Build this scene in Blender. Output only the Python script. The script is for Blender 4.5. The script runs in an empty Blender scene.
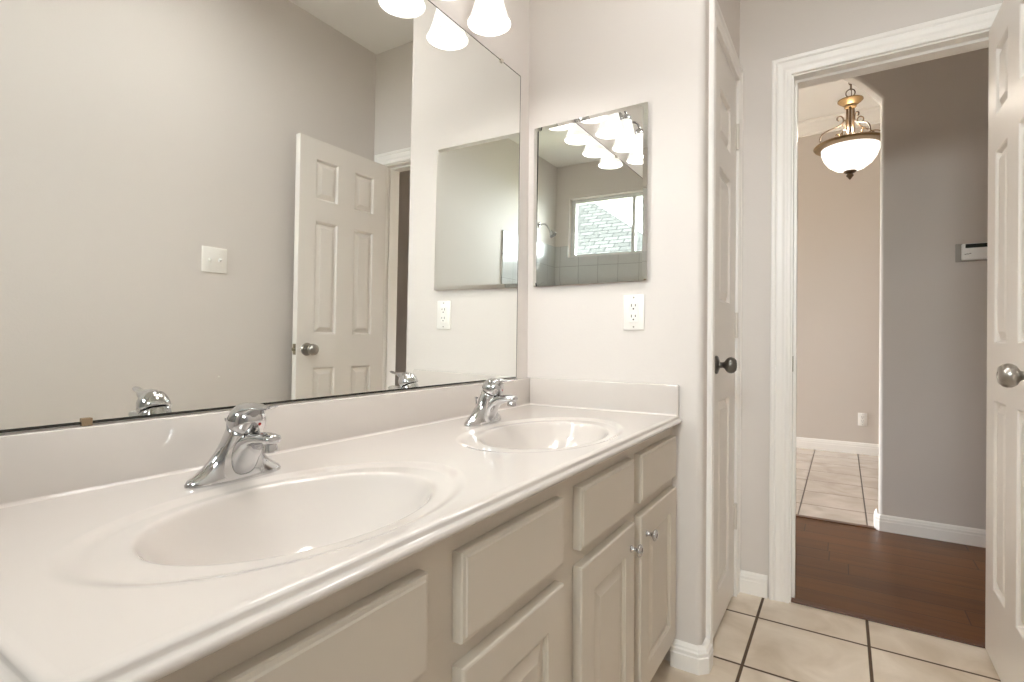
import bpy, bmesh, math
from mathutils import Vector, Matrix

scene = bpy.context.scene
col = scene.collection
PI = math.pi

# ------------------------------------------------------------------ camera
F_PX, YAW, ROLL = 525.95, 0.5619, 0.0058
CAM = Vector((0.985, 0.0, 1.008))
cam_data = bpy.data.cameras.new('camera')
cam_data.sensor_fit = 'HORIZONTAL'
cam_data.sensor_width = 36.0
cam_data.lens = F_PX * 36.0 / 1024.0
cam_data.clip_start = 0.02
cam_data.clip_end = 200
cam = bpy.data.objects.new('camera', cam_data)
col.objects.link(cam)
fw = Vector((-math.sin(YAW), math.cos(YAW), 0))
r0 = Vector((math.cos(YAW), math.sin(YAW), 0))
u0 = Vector((0, 0, 1))
rv = r0 * math.cos(ROLL) + u0 * math.sin(ROLL)
uv = -r0 * math.sin(ROLL) + u0 * math.cos(ROLL)
m = Matrix((rv, uv, -fw)).transposed().to_4x4()
m.translation = CAM
cam.matrix_world = m
scene.camera = cam

# ------------------------------------------------------------------ world, light, exposure
scene.view_settings.view_transform = 'Standard'
scene.view_settings.look = 'None'
scene.view_settings.gamma = 1.0
scene.view_settings.use_curve_mapping = False
scene.view_settings.exposure = 1.47
world = bpy.data.worlds.new('world')
scene.world = world
world.use_nodes = True
bg = world.node_tree.nodes['Background']
bg.inputs['Color'].default_value = (0.93, 0.97, 1.0, 1)
SKY = 18.5
bg.inputs['Strength'].default_value = SKY
cy = scene.cycles
cy.max_bounces = 14
cy.diffuse_bounces = 8
cy.glossy_bounces = 8
cy.transmission_bounces = 8
cy.transparent_max_bounces = 12
cy.caustics_reflective = True
cy.caustics_refractive = False
cy.sample_clamp_indirect = 6.0
cy.blur_glossy = 0.5
cy.use_denoising = True

BULB_W = 1.25          # each vanity bulb
PENDANT_W = 4.5

def portal(name, loc, rot, sx, sy):
    d = bpy.data.lights.new(name, 'AREA')
    d.shape = 'RECTANGLE'; d.size = sx; d.size_y = sy
    d.cycles.is_portal = True
    o = bpy.data.objects.new(name, d); col.objects.link(o)
    o.location = loc; o.rotation_euler = rot
    return o

def point(name, loc, watt, color, radius):
    d = bpy.data.lights.new(name, 'POINT')
    d.energy = watt; d.color = color; d.shadow_soft_size = radius
    o = bpy.data.objects.new(name, d); col.objects.link(o); o.location = loc
    return o

# ------------------------------------------------------------------ measures (metres; x from the mirror wall, y away from the camera, z up)
W = 1.51          # right wall
Y1 = 1.673        # end wall of the vanity
XC = 0.622        # closet wall
Y2 = 2.303        # wall with the doorway, bathroom face
Y2B = 2.43        # hall face
YB = -1.39        # back wall
ZC = 2.743        # ceiling
YH = 3.46         # hall wall face
YD = 5.74         # far wall of the dining room
ZD = 3.10         # its ceiling
ZT = 0.778        # countertop

# sky light enters through the bathroom window and the added, unseen dining and hall openings
portal('window_portal', (0.97, YB - 0.14, 2.115), (PI / 2, 0, 0), 0.78, 0.58)

# ------------------------------------------------------------------ materials
def lin(c):
    c = c / 255.0
    return c / 12.92 if c <= 0.04045 else ((c + 0.055) / 1.055) ** 2.4

def rgb(r, g, b):
    return (lin(r), lin(g), lin(b), 1.0)

def mat(name, color, rough=0.5, metal=0.0, spec=0.5, bump=0.0, bump_scale=60.0, var=0.0, var_scale=3.0, coat=0.0, aniso=None):
    mt = bpy.data.materials.new(name)
    mt.use_nodes = True
    nt = mt.node_tree
    b = nt.nodes['Principled BSDF']
    b.inputs['Base Color'].default_value = color
    b.inputs['Roughness'].default_value = rough
    b.inputs['Metallic'].default_value = metal
    b.inputs['Specular IOR Level'].default_value = spec
    b.inputs['Coat Weight'].default_value = coat
    tc = nt.nodes.new('ShaderNodeTexCoord')
    if bump > 0:
        n = nt.nodes.new('ShaderNodeTexNoise')
        n.inputs['Scale'].default_value = bump_scale
        n.inputs['Detail'].default_value = 3
        bp = nt.nodes.new('ShaderNodeBump')
        bp.inputs['Strength'].default_value = bump
        bp.inputs['Distance'].default_value = 0.002
        nt.links.new(tc.outputs['Object'], n.inputs['Vector'])
        nt.links.new(n.outputs['Fac'], bp.inputs['Height'])
        nt.links.new(bp.outputs['Normal'], b.inputs['Normal'])
    if var > 0:
        n2 = nt.nodes.new('ShaderNodeTexNoise')
        n2.inputs['Scale'].default_value = var_scale
        n2.inputs['Detail'].default_value = 4
        mx = nt.nodes.new('ShaderNodeMix'); mx.data_type = 'RGBA'
        mx.inputs['A'].default_value = tuple(c * (1 - var) for c in color[:3]) + (1,)
        mx.inputs['B'].default_value = tuple(min(1, c * (1 + var)) for c in color[:3]) + (1,)
        nt.links.new(tc.outputs['Object'], n2.inputs['Vector'])
        nt.links.new(n2.outputs['Fac'], mx.inputs['Factor'])
        nt.links.new(mx.outputs['Result'], b.inputs['Base Color'])
    return mt

M = {}
M['wall'] = mat('greige_wall_paint', rgb(221, 215, 210), 0.75, bump=0.18, bump_scale=140)
M['hall'] = mat('hall_wall_paint', rgb(205, 198, 192), 0.75, bump=0.15, bump_scale=140)
M['dining'] = mat('dining_wall_paint', rgb(210, 202, 194), 0.75, bump=0.15, bump_scale=140)
M['ceiling'] = mat('ceiling_paint', rgb(246, 244, 241), 0.9, bump=0.25, bump_scale=90)
M['trim'] = mat('white_trim_paint', rgb(246, 243, 239), 0.35, bump=0.03, bump_scale=30)
M['door'] = mat('white_door_paint', rgb(234, 229, 223), 0.38, bump=0.04, bump_scale=80)
M['marble'] = mat('cultured_marble', rgb(210, 203, 197), 0.10, spec=0.5, coat=0.3, var=0.012, var_scale=5)
M['cabinet'] = mat('taupe_cabinet_paint', rgb(207, 198, 185), 0.42, bump=0.05, bump_scale=40)
M['kick'] = mat('toe_kick_board', rgb(150, 138, 120), 0.6, bump=0.1)
M['chrome'] = mat('polished_chrome', (0.60, 0.60, 0.61, 1), 0.05, metal=1.0)
M['nickel'] = mat('satin_nickel', (0.44, 0.42, 0.39, 1), 0.28, metal=1.0)
M['pewter'] = mat('dark_pewter', (0.20, 0.19, 0.175, 1), 0.30, metal=1.0)
M['steel'] = mat('painted_hinge', rgb(222, 216, 208), 0.35, metal=0.1)
M['mirror'] = mat('silvered_glass', (0.92, 0.935, 0.915, 1), 0.0, metal=1.0)
M['edge'] = mat('desilvered_mirror_edge', rgb(40, 38, 34), 0.25, bump=0.3)
M['backing'] = mat('mirror_backing', rgb(96, 94, 90), 0.7)
M['clip'] = mat('clear_plastic_clip', rgb(214, 205, 190), 0.2)
M['bclip'] = mat('brown_mirror_clip', rgb(140, 118, 92), 0.3)
M['plate'] = mat('white_wall_plate', rgb(244, 241, 236), 0.3)
M['dark'] = mat('dark_slot', rgb(40, 36, 33), 0.5)
M['red'] = mat('red_index', rgb(150, 30, 28), 0.3)
M['bronze'] = mat('antique_gold_metal', rgb(128, 104, 70), 0.42, metal=0.65, var=0.2, var_scale=25)
M['bronze_dark'] = mat('dark_bronze_metal', rgb(96, 78, 58), 0.4, metal=0.7, var=0.2, var_scale=25)
M['brass'] = mat('strike_brass', rgb(150, 140, 120), 0.3, metal=0.9)
M['shell'] = mat('thermostat_plastic', rgb(238, 238, 236), 0.4)
M['grey'] = mat('grey_plastic', rgb(160, 155, 148), 0.5)
M['lcd'] = mat('thermostat_screen', rgb(44, 50, 46), 0.2)
M['sash'] = mat('window_vinyl', rgb(225, 226, 226), 0.4)
M['hinge_gap'] = mat('door_edge_shadow_gap', rgb(90, 84, 78), 0.8)

def glass_mat(name):
    mt = bpy.data.materials.new(name); mt.use_nodes = True
    nt = mt.node_tree; nt.nodes.clear()
    out = nt.nodes.new('ShaderNodeOutputMaterial')
    mix = nt.nodes.new('ShaderNodeMixShader')
    fr = nt.nodes.new('ShaderNodeFresnel'); fr.inputs['IOR'].default_value = 1.4
    tr = nt.nodes.new('ShaderNodeBsdfTransparent'); tr.inputs['Color'].default_value = (0.95, 0.97, 0.96, 1)
    gl = nt.nodes.new('ShaderNodeBsdfGlossy'); gl.inputs['Roughness'].default_value = 0.02
    nt.links.new(fr.outputs['Fac'], mix.inputs['Fac'])
    nt.links.new(tr.outputs['BSDF'], mix.inputs[1]); nt.links.new(gl.outputs['BSDF'], mix.inputs[2])
    nt.links.new(mix.outputs['Shader'], out.inputs['Surface'])
    return mt
M['glass'] = glass_mat('window_glass')

def lamp_glass(name, color, strength):
    mt = bpy.data.materials.new(name); mt.use_nodes = True
    b = mt.node_tree.nodes['Principled BSDF']
    b.inputs['Base Color'].default_value = (0.92, 0.9, 0.87, 1)
    b.inputs['Roughness'].default_value = 0.35
    b.inputs['Emission Color'].default_value = color
    b.inputs['Emission Strength'].default_value = strength
    return mt
M['shade'] = lamp_glass('lit_frosted_shade', (1.0, 0.965, 0.93, 1), 0.2)
M['bulb'] = lamp_glass('lit_bulb', (1.0, 0.95, 0.88, 1), 1.6)
M['fill_lens'] = lamp_glass('lit_fill_lens', (1.0, 0.985, 0.965, 1), 14.5)  # glow of the added overhead fill light
M['bowl'] = lamp_glass('lit_alabaster_bowl', (1.0, 0.96, 0.90, 1), 0.42)

def math_node(nt, op, a, b=None):
    n = nt.nodes.new('ShaderNodeMath'); n.operation = op
    for i, v in enumerate((a, b)):
        if v is None: continue
        if isinstance(v, (int, float)): n.inputs[i].default_value = v
        else: nt.links.new(v, n.inputs[i])
    return n.outputs[0]

def tile_mat(name, px, py, ox, oy, grout, ca, cb, cg, rough=0.3, axes=('X', 'Y')):
    mt = bpy.data.materials.new(name); mt.use_nodes = True
    nt = mt.node_tree; b = nt.nodes['Principled BSDF']
    tc = nt.nodes.new('ShaderNodeTexCoord')
    sp = nt.nodes.new('ShaderNodeSeparateXYZ')
    nt.links.new(tc.outputs['Object'], sp.inputs[0])
    def cell(ax, p, o):
        s = math_node(nt, 'DIVIDE', math_node(nt, 'SUBTRACT', sp.outputs[ax], o), p)
        fr = math_node(nt, 'FRACT', s)
        fl = math_node(nt, 'FLOOR', s)
        d = math_node(nt, 'MULTIPLY', math_node(nt, 'MINIMUM', fr, math_node(nt, 'SUBTRACT', 1.0, fr)), p)
        return d, fl
    dx, fx = cell(axes[0], px, ox)
    dy, fy = cell(axes[1], py, oy)
    d = math_node(nt, 'MINIMUM', dx, dy)
    mr = nt.nodes.new('ShaderNodeMapRange')
    mr.inputs['From Min'].default_value = grout * 0.5
    mr.inputs['From Max'].default_value = grout * 0.5 + 0.0015
    nt.links.new(d, mr.inputs['Value'])
    tile = mr.outputs['Result']
    wn = nt.nodes.new('ShaderNodeTexWhiteNoise'); wn.noise_dimensions = '2D'
    cb_ = nt.nodes.new('ShaderNodeCombineXYZ')
    nt.links.new(fx, cb_.inputs[0]); nt.links.new(fy, cb_.inputs[1])
    nt.links.new(cb_.outputs[0], wn.inputs['Vector'])
    n = nt.nodes.new('ShaderNodeTexNoise'); n.inputs['Scale'].default_value = 5; n.inputs['Detail'].default_value = 6
    n.inputs['Distortion'].default_value = 0.8
    ad = nt.nodes.new('ShaderNodeVectorMath'); ad.operation = 'MULTIPLY_ADD'
    nt.links.new(wn.outputs['Color'], ad.inputs[0]); ad.inputs[1].default_value = (9, 9, 9)
    nt.links.new(tc.outputs['Object'], ad.inputs[2])
    nt.links.new(ad.outputs[0], n.inputs['Vector'])
    cr = nt.nodes.new('ShaderNodeMapRange'); cr.inputs['From Min'].default_value = 0.32; cr.inputs['From Max'].default_value = 0.68
    nt.links.new(n.outputs['Fac'], cr.inputs['Value'])
    mx = nt.nodes.new('ShaderNodeMix'); mx.data_type = 'RGBA'
    mx.inputs['A'].default_value = ca; mx.inputs['B'].default_value = cb
    nt.links.new(cr.outputs['Result'], mx.inputs['Factor'])
    mg = nt.nodes.new('ShaderNodeMix'); mg.data_type = 'RGBA'
    mg.inputs['A'].default_value = cg
    nt.links.new(mx.outputs['Result'], mg.inputs['B']); nt.links.new(tile, mg.inputs['Factor'])
    nt.links.new(mg.outputs['Result'], b.inputs['Base Color'])
    rr = nt.nodes.new('ShaderNodeMapRange'); rr.inputs['To Min'].default_value = 0.85; rr.inputs['To Max'].default_value = rough
    nt.links.new(tile, rr.inputs['Value']); nt.links.new(rr.outputs['Result'], b.inputs['Roughness'])
    bp = nt.nodes.new('ShaderNodeBump'); bp.inputs['Strength'].default_value = 0.6; bp.inputs['Distance'].default_value = 0.002
    nt.links.new(tile, bp.inputs['Height']); nt.links.new(bp.outputs['Normal'], b.inputs['Normal'])
    return mt

M['tile'] = tile_mat('beige_floor_tile', 0.34, 0.338, 0.723, 1.776, 0.008, rgb(204, 188, 167), rgb(237, 226, 211), rgb(92, 74, 58))
M['tile_far'] = tile_mat('pale_dining_tile', 0.337, 0.337, 0.766, 3.43, 0.007, rgb(196, 184, 172), rgb(216, 205, 195), rgb(110, 100, 92), rough=0.22)
M['wtile'] = tile_mat('shower_wall_tile', 0.203, 0.203, 0.02, 1.94, 0.003, rgb(206, 208, 208), rgb(212, 214, 214), rgb(165, 166, 166), rough=0.15, axes=('X', 'Z'))
M['wtile_side'] = tile_mat('shower_side_tile', 0.203, 0.203, -0.01, 1.94, 0.003, rgb(206, 208, 208), rgb(212, 214, 214), rgb(165, 166, 166), rough=0.15, axes=('Y', 'Z'))

def wood_mat():
    mt = bpy.data.materials.new('dark_plank_floor'); mt.use_nodes = True
    nt = mt.node_tree; b = nt.nodes['Principled BSDF']
    tc = nt.nodes.new('ShaderNodeTexCoord')
    sp = nt.nodes.new('ShaderNodeSeparateXYZ'); nt.links.new(tc.outputs['Object'], sp.inputs[0])
    pw, pl = 0.125, 0.95
    row = math_node(nt, 'DIVIDE', math_node(nt, 'SUBTRACT', sp.outputs['Y'], 2.345), pw)
    rf = math_node(nt, 'FLOOR', row)
    rfr = math_node(nt, 'FRACT', row)
    wn = nt.nodes.new('ShaderNodeTexWhiteNoise'); wn.noise_dimensions = '1D'
    nt.links.new(rf, wn.inputs['W'])
    s = math_node(nt, 'ADD', math_node(nt, 'DIVIDE', sp.outputs['X'], pl), math_node(nt, 'MULTIPLY', wn.outputs['Value'], 3.7))
    sf = math_node(nt, 'FLOOR', s); sfr = math_node(nt, 'FRACT', s)
    dy = math_node(nt, 'MULTIPLY', math_node(nt, 'MINIMUM', rfr, math_node(nt, 'SUBTRACT', 1.0, rfr)), pw)
    dx = math_node(nt, 'MULTIPLY', math_node(nt, 'MINIMUM', sfr, math_node(nt, 'SUBTRACT', 1.0, sfr)), pl)
    d = math_node(nt, 'MINIMUM', dx, dy)
    mr = nt.nodes.new('ShaderNodeMapRange'); mr.inputs['From Min'].default_value = 0.0008; mr.inputs['From Max'].default_value = 0.0028
    nt.links.new(d, mr.inputs['Value'])
    cc = nt.nodes.new('ShaderNodeCombineXYZ'); nt.links.new(rf, cc.inputs[0]); nt.links.new(sf, cc.inputs[1])
    w2 = nt.nodes.new('ShaderNodeTexWhiteNoise'); w2.noise_dimensions = '2D'; nt.links.new(cc.outputs[0], w2.inputs['Vector'])
    mp = nt.nodes.new('ShaderNodeMapping'); mp.inputs['Scale'].default_value = (2.5, 38, 1)
    nt.links.new(tc.outputs['Object'], mp.inputs['Vector'])
    va = nt.nodes.new('ShaderNodeVectorMath'); va.operation = 'MULTIPLY_ADD'
    nt.links.new(w2.outputs['Color'], va.inputs[0]); va.inputs[1].default_value = (20, 20, 20); nt.links.new(mp.outputs[0], va.inputs[2])
    n = nt.nodes.new('ShaderNodeTexNoise'); n.inputs['Scale'].default_value = 1.0; n.inputs['Detail'].default_value = 6; n.inputs['Distortion'].default_value = 0.6
    nt.links.new(va.outputs[0], n.inputs['Vector'])
    f = math_node(nt, 'ADD', math_node(nt, 'MULTIPLY', n.outputs['Fac'], 0.65), math_node(nt, 'MULTIPLY', w2.outputs['Value'], 0.35))
    mx = nt.nodes.new('ShaderNodeMix'); mx.data_type = 'RGBA'
    mx.inputs['A'].default_value = rgb(64, 35, 14); mx.inputs['B'].default_value = rgb(126, 82, 42)
    nt.links.new(f, mx.inputs['Factor'])
    mg = nt.nodes.new('ShaderNodeMix'); mg.data_type = 'RGBA'; mg.inputs['A'].default_value = rgb(46, 28, 18)
    nt.links.new(mx.outputs['Result'], mg.inputs['B']); nt.links.new(mr.outputs['Result'], mg.inputs['Factor'])
    nt.links.new(mg.outputs['Result'], b.inputs['Base Color'])
    b.inputs['Roughness'].default_value = 0.36
    b.inputs['Specular IOR Level'].default_value = 0.35
    bp = nt.nodes.new('ShaderNodeBump'); bp.inputs['Strength'].default_value = 0.3; bp.inputs['Distance'].default_value = 0.001
    nt.links.new(mr.outputs['Result'], bp.inputs['Height']); nt.links.new(bp.outputs['Normal'], b.inputs['Normal'])
    return mt
M['wood'] = wood_mat()

def shingle_mat():
    mt = bpy.data.materials.new('pale_roof_shingles'); mt.use_nodes = True
    nt = mt.node_tree; b = nt.nodes['Principled BSDF']
    tc = nt.nodes.new('ShaderNodeTexCoord')
    br = nt.nodes.new('ShaderNodeTexBrick')
    br.inputs['Scale'].default_value = 1.0
    mpp = nt.nodes.new('ShaderNodeMapping'); mpp.inputs['Scale'].default_value = (1, 1.34, 0)
    nt.links.new(tc.outputs['Object'], mpp.inputs['Vector'])
    br.inputs['Color1'].default_value = rgb(51, 51, 50); br.inputs['Color2'].default_value = rgb(43, 43, 42)
    br.inputs['Mortar'].default_value = rgb(28, 28, 28)
    br.inputs['Mortar Size'].default_value = 0.012
    br.inputs['Brick Width'].default_value = 0.34; br.inputs['Row Height'].default_value = 0.15
    nt.links.new(mpp.outputs['Vector'], br.inputs['Vector'])
    nt.links.new(br.outputs['Color'], b.inputs['Base Color'])
    b.inputs['Roughness'].default_value = 1.0
    b.inputs['Specular IOR Level'].default_value = 0.0
    return mt
M['shingle'] = shingle_mat()

# ------------------------------------------------------------------ mesh helpers
def link(name, bm, material, parent=None, smooth=False, angle=None):
    me = bpy.data.meshes.new(name)
    bmesh.ops.recalc_face_normals(bm, faces=bm.faces)
    if smooth:
        for f in bm.faces: f.smooth = True
    if angle is not None:
        for e in bm.edges:
            if len(e.link_faces) == 2 and e.calc_face_angle(0) > angle: e.smooth = False
    bm.to_mesh(me); bm.free()
    me.materials.append(material)
    o = bpy.data.objects.new(name, me)
    col.objects.link(o)
    if parent is not None: o.parent = parent
    return o

def box(bm, x0, x1, y0, y1, z0, z1, bevel=0.0, seg=2, M4=None):
    r = bmesh.ops.create_cube(bm, size=1.0)
    vs = r['verts']
    for v in vs:
        v.co = Vector((x0 + (v.co.x + .5) * (x1 - x0), y0 + (v.co.y + .5) * (y1 - y0), z0 + (v.co.z + .5) * (z1 - z0)))
    if bevel > 0:
        es = list({e for v in vs for e in v.link_edges})
        rb = bmesh.ops.bevel(bm, geom=es, offset=bevel, segments=seg, profile=0.5, affect='EDGES')
        vs = list({v for f in rb['faces'] for v in f.verts} | {v for v in vs if v.is_valid})
    if M4 is not None:
        for v in vs: v.co = M4 @ v.co
    return vs

def boxes(name, lst, material, parent=None, bevel=0.0, seg=2):
    bm = bmesh.new()
    for b in lst: box(bm, *b, bevel=bevel, seg=seg)
    return link(name, bm, material, parent)

def loft(bm, rings, cap0=True, cap1=True, closed=True):
    vr = [[bm.verts.new(p) for p in ring] for ring in rings]
    n = len(vr[0])
    for a, b in zip(vr[:-1], vr[1:]):
        for i in range(n if closed else n - 1):
            j = (i + 1) % n
            bm.faces.new((a[i], a[j], b[j], b[i]))
    if cap0: bm.faces.new(vr[0][::-1])
    if cap1: bm.faces.new(vr[-1])
    return vr

def lathe(bm, prof, seg=32, origin=(0, 0, 0), axis='z', close=False):
    """prof: list of (r, h) along the axis"""
    o = Vector(origin)
    rings = []
    for r, h in prof:
        ring = []
        for i in range(seg):
            a = 2 * PI * i / seg
            c, s = math.cos(a) * max(r, 1e-5), math.sin(a) * max(r, 1e-5)
            p = {'z': (c, s, h), 'x': (h, c, s), '-x': (-h, c, -s), 'y': (s, h, c), '-y': (c, -h, s)}[axis]
            ring.append(o + Vector(p))
        rings.append(ring)
    if close: rings.append(rings[0][:])
    loft(bm, rings, cap0=not close, cap1=not close)
    bmesh.ops.remove_doubles(bm, verts=bm.verts, dist=2e-5)

def tube(bm, pts, rad, seg=10, flat=None):
    """sweep a circle along pts; rad a number or list"""
    pts = [Vector(p) for p in pts]
    n = len(pts)
    rads = rad if isinstance(rad, (list, tuple)) else [rad] * n
    rings = []
    up = None
    for i, p in enumerate(pts):
        t = (pts[min(i + 1, n - 1)] - pts[max(i - 1, 0)]).normalized()
        if up is None:
            up = Vector((0, 0, 1)) if abs(t.z) < 0.9 else Vector((0, 1, 0))
        s = t.cross(up).normalized()
        up = s.cross(t).normalized()
        ring = []
        for k in range(seg):
            a = 2 * PI * k / seg
            ring.append(p + s * math.cos(a) * rads[i] + up * math.sin(a) * rads[i])
        rings.append(ring)
    loft(bm, rings)

def spline(pts, n=8):
    """Catmull-Rom through pts"""
    P = [Vector(p) for p in pts]
    P = [P[0] * 2 - P[1]] + P + [P[-1] * 2 - P[-2]]
    out = []
    for i in range(1, len(P) - 2):
        for k in range(n):
            t = k / n
            a, b, c, d = P[i - 1], P[i], P[i + 1], P[i + 2]
            out.append(0.5 * ((2 * b) + (c - a) * t + (2 * a - 5 * b + 4 * c - d) * t * t + (3 * b - a - 3 * c + d) * t ** 3))
    out.append(P[-2])
    return out

def structure(o):
    o['kind'] = 'structure'
    return o

def empty(name, loc, rz=0.0):
    o = bpy.data.objects.new(name, None)
    o.empty_display_size = 0.05
    col.objects.link(o)
    o.location = loc; o.rotation_euler = (0, 0, rz)
    return o

def tag(o, label, cat, group=None):
    o['label'] = label; o['category'] = cat
    if group: o['group'] = group
    return o

# panelled slab in local (u, d, v): u across, v up, d depth (front at 0, back at -t).  panels = list of (u0,u1,v0,v1)
def panel_slab(bm, width, height, t, panels, steps, both=True, edge=0.0, T=None):
    T = T or (lambda u, d, v: Vector((u, d, v)))
    us = sorted({0.0, width} | {p[0] for p in panels} | {p[1] for p in panels})
    vs = sorted({0.0, height} | {p[2] for p in panels} | {p[3] for p in panels})
    cache = {}
    def vert(u, d, v):
        k = (round(u, 5), round(d, 5), round(v, 5))
        if k not in cache: cache[k] = bm.verts.new(T(u, d, v))
        return cache[k]
    def mp(x, size):       # outer rim pulled in when the edge is eased
        return x
    def side(dface, sgn):
        e = edge
        def U(u): return min(max(u, e), width - e)
        def V(v): return min(max(v, e), height - e)
        for i in range(len(us) - 1):
            for j in range(len(vs) - 1):
                u0_, u1_, v0_, v1_ = us[i], us[i + 1], vs[j], vs[j + 1]
                hit = None
                for p in panels:
                    if u0_ >= p[0] - 1e-6 and u1_ <= p[1] + 1e-6 and v0_ >= p[2] - 1e-6 and v1_ <= p[3] + 1e-6: hit = p
                if hit is None:
                    bm.faces.new([vert(U(a), dface, V(b)) for a, b in ((u0_, v0_), (u1_, v0_), (u1_, v1_), (u0_, v1_))])
        for p in panels:
            # rim vertices of the panel follow the grid
            def rect(ins, d):
                return [vert(p[0] + ins, dface + sgn * d, p[2] + ins), vert(p[1] - ins, dface + sgn * d, p[2] + ins),
                        vert(p[1] - ins, dface + sgn * d, p[3] - ins), vert(p[0] + ins, dface + sgn * d, p[3] - ins)]
            prev = rect(0, 0)
            for ins, d in steps:
                cur = rect(ins, d)
                for k in range(4):
                    bm.faces.new((prev[k], prev[(k + 1) % 4], cur[(k + 1) % 4], cur[k]))
                prev = cur
            bm.faces.new(prev)
    side(0.0, -1)
    if both: side(-t, 1)
    e = edge
    def ringv(ins, d):
        return [(a, d, b) for a, b in
                [(min(max(u, ins), width - ins), ins) for u in us] +
                [(width - ins, min(max(v, ins), height - ins)) for v in vs[1:]] +
                [(min(max(u, ins), width - ins), height - ins) for u in us[::-1][1:]] +
                [(ins, min(max(v, ins), height - ins)) for v in vs[::-1][1:-1]]]
    rings = [ringv(e, 0.0)]
    if e > 0: rings += [ringv(e * 0.3, -e * 0.3), ringv(0.0, -e)]
    if both and e > 0: rings += [ringv(0.0, -t + e)]
    rings.append(ringv(e if both else 0.0, -t))
    for a, b in zip(rings[:-1], rings[1:]):
        n = len(a)
        for i in range(n):
            j = (i + 1) % n
            fs = []
            for q in (a[i], a[j], b[j], b[i]):
                w = vert(*q)
                if w not in fs: fs.append(w)
            if len(fs) >= 3: bm.faces.new(fs)
    if not both:
        q = [vert(*p) for p in ringv(0.0, -t)]
        bm.faces.new(q)

DOOR_STEPS = [(0.004, 0.003), (0.009, 0.0125), (0.013, 0.0135), (0.036, 0.0020)]
CAB_STEPS = [(0.002, 0.0025), (0.006, 0.0035), (0.008, 0.0075), (0.013, 0.0085), (0.036, 0.0016)]

def strip(bm, path, prof, T=lambda p: p):
    """sweep a profile (list of (out, up)) along a plan path with mitred corners; path = list of ((x,y), (nx,ny)) where n is the mitre offset vector per unit 'out'"""
    rings = [[Vector((x + nx * a, y + ny * a, b)) for a, b in prof] for (x, y), (nx, ny) in path]
    loft(bm, rings)

# ------------------------------------------------------------------ the room
bm = bmesh.new(); box(bm, 0, W, YB, 2.318, -0.06, 0)
structure(link('floor', bm, M['tile']))
bm = bmesh.new(); box(bm, -2.4, 3.2, 2.318, 3.475, -0.06, 0)
structure(link('floor_hall', bm, M['wood']))
bm = bmesh.new(); box(bm, -3.2, 3.2, 3.475, YD, -0.06, 0.0)
structure(link('floor_dining', bm, M['tile_far']))
bm = bmesh.new(); box(bm, -0.5, 1.14, 3.452, 3.492, 0.0, 0.006, bevel=0.0025)
structure(link('trim_1', bm, mat('threshold_wood', rgb(92, 56, 34), 0.35)))
bm = bmesh.new(); box(bm, 0.81, 1.425, 2.306, 2.34, 0.0, 0.007, bevel=0.003)
structure(link('trim_2', bm, bpy.data.materials['threshold_wood']))

bm = bmesh.new(); box(bm, -0.12, 0, YB - 0.12, Y1 + 0.1, 0, ZC)
structure(link('wall_mirror_side', bm, M['wall']))

# end wall + closet wall share a rounded outside corner
def end_wall():
    bm = bmesh.new()
    R = 0.022
    pts = [(0.0, Y1), (XC - R, Y1)]
    for k in range(1, 9):
        a = -PI / 2 + (PI / 2) * k / 8
        pts.append((XC - R + R * math.cos(a), Y1 + R + R * math.sin(a)))
    pts += [(XC, 1.80), (XC - 0.10, 1.80), (XC - 0.10, Y1 + 0.10), (0.0, Y1 + 0.10)]
    loft(bm, [[Vector((x, y, 0)) for x, y in pts], [Vector((x, y, ZC)) for x, y in pts]])
    o = link('wall_end', bm, M['wall'], smooth=True, angle=0.5)
    return structure(o)
end_wall()
boxes('wall_closet', [(XC - 0.10, XC, 1.80, 2.232, 2.056, ZC), (XC - 0.10, XC, 2.232, Y2, 0, ZC)], M['wall'])
structure(bpy.data.objects['wall_closet'])
boxes('wall_doorway', [(XC - 0.1, 0.807, Y2, Y2B, 0, ZC), (1.428, W, Y2, Y2B, 0, ZC), (0.807, 1.428, Y2, Y2B, 2.058, ZC)], M['wall'])
structure(bpy.data.objects['wall_doorway'])
boxes('wall_right', [(W, W + 0.12, YB - 0.12, Y2B, 0, ZC)], M['wall'])
structure(bpy.data.objects['wall_right'])
WX0, WX1, WZ0, WZ1 = 0.58, 1.36, 1.825, 2.405
boxes('wall_back', [(0, WX0, YB - 0.12, YB, 0, ZC), (WX1, W, YB - 0.12, YB, 0, ZC), (WX0, WX1, YB - 0.12, YB, 0, WZ0), (WX0, WX1, YB - 0.12, YB, WZ1, ZC)], M['wall'])
structure(bpy.data.objects['wall_back'])
boxes('ceiling', [(-0.12, W + 0.12, YB - 0.12, Y2B, ZC, ZC + 0.08)], M['ceiling'])
structure(bpy.data.objects['ceiling'])
boxes('wall_closet_back', [(XC - 0.45, XC - 0.43, Y1 + 0.1, Y2B, 0, ZC), (XC - 0.43, XC - 0.1, Y1 + 0.1, Y1 + 0.12, 0, ZC), (XC - 0.43, XC - 0.1, Y2 + 0.02, Y2B, 0, ZC), (XC - 0.43, XC - 0.1, Y1 + 0.12, Y2 + 0.02, -0.06, 0)], M['wall'])
structure(bpy.data.objects['wall_closet_back'])
# shower tiling on the back and right walls
boxes('wall_shower_back', [(0, WX0, YB, YB + 0.012, 0, 1.94), (WX1, W - 0.012, YB, YB + 0.012, 0, 1.94), (WX0, WX1, YB, YB + 0.012, 0, WZ0)], M['wtile'])
structure(bpy.data.objects['wall_shower_back'])
boxes('wall_shower_side', [(W - 0.012, W, YB + 0.012, -0.45, 0, 1.94)], M['wtile_side'])
structure(bpy.data.objects['wall_shower_side'])

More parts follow.
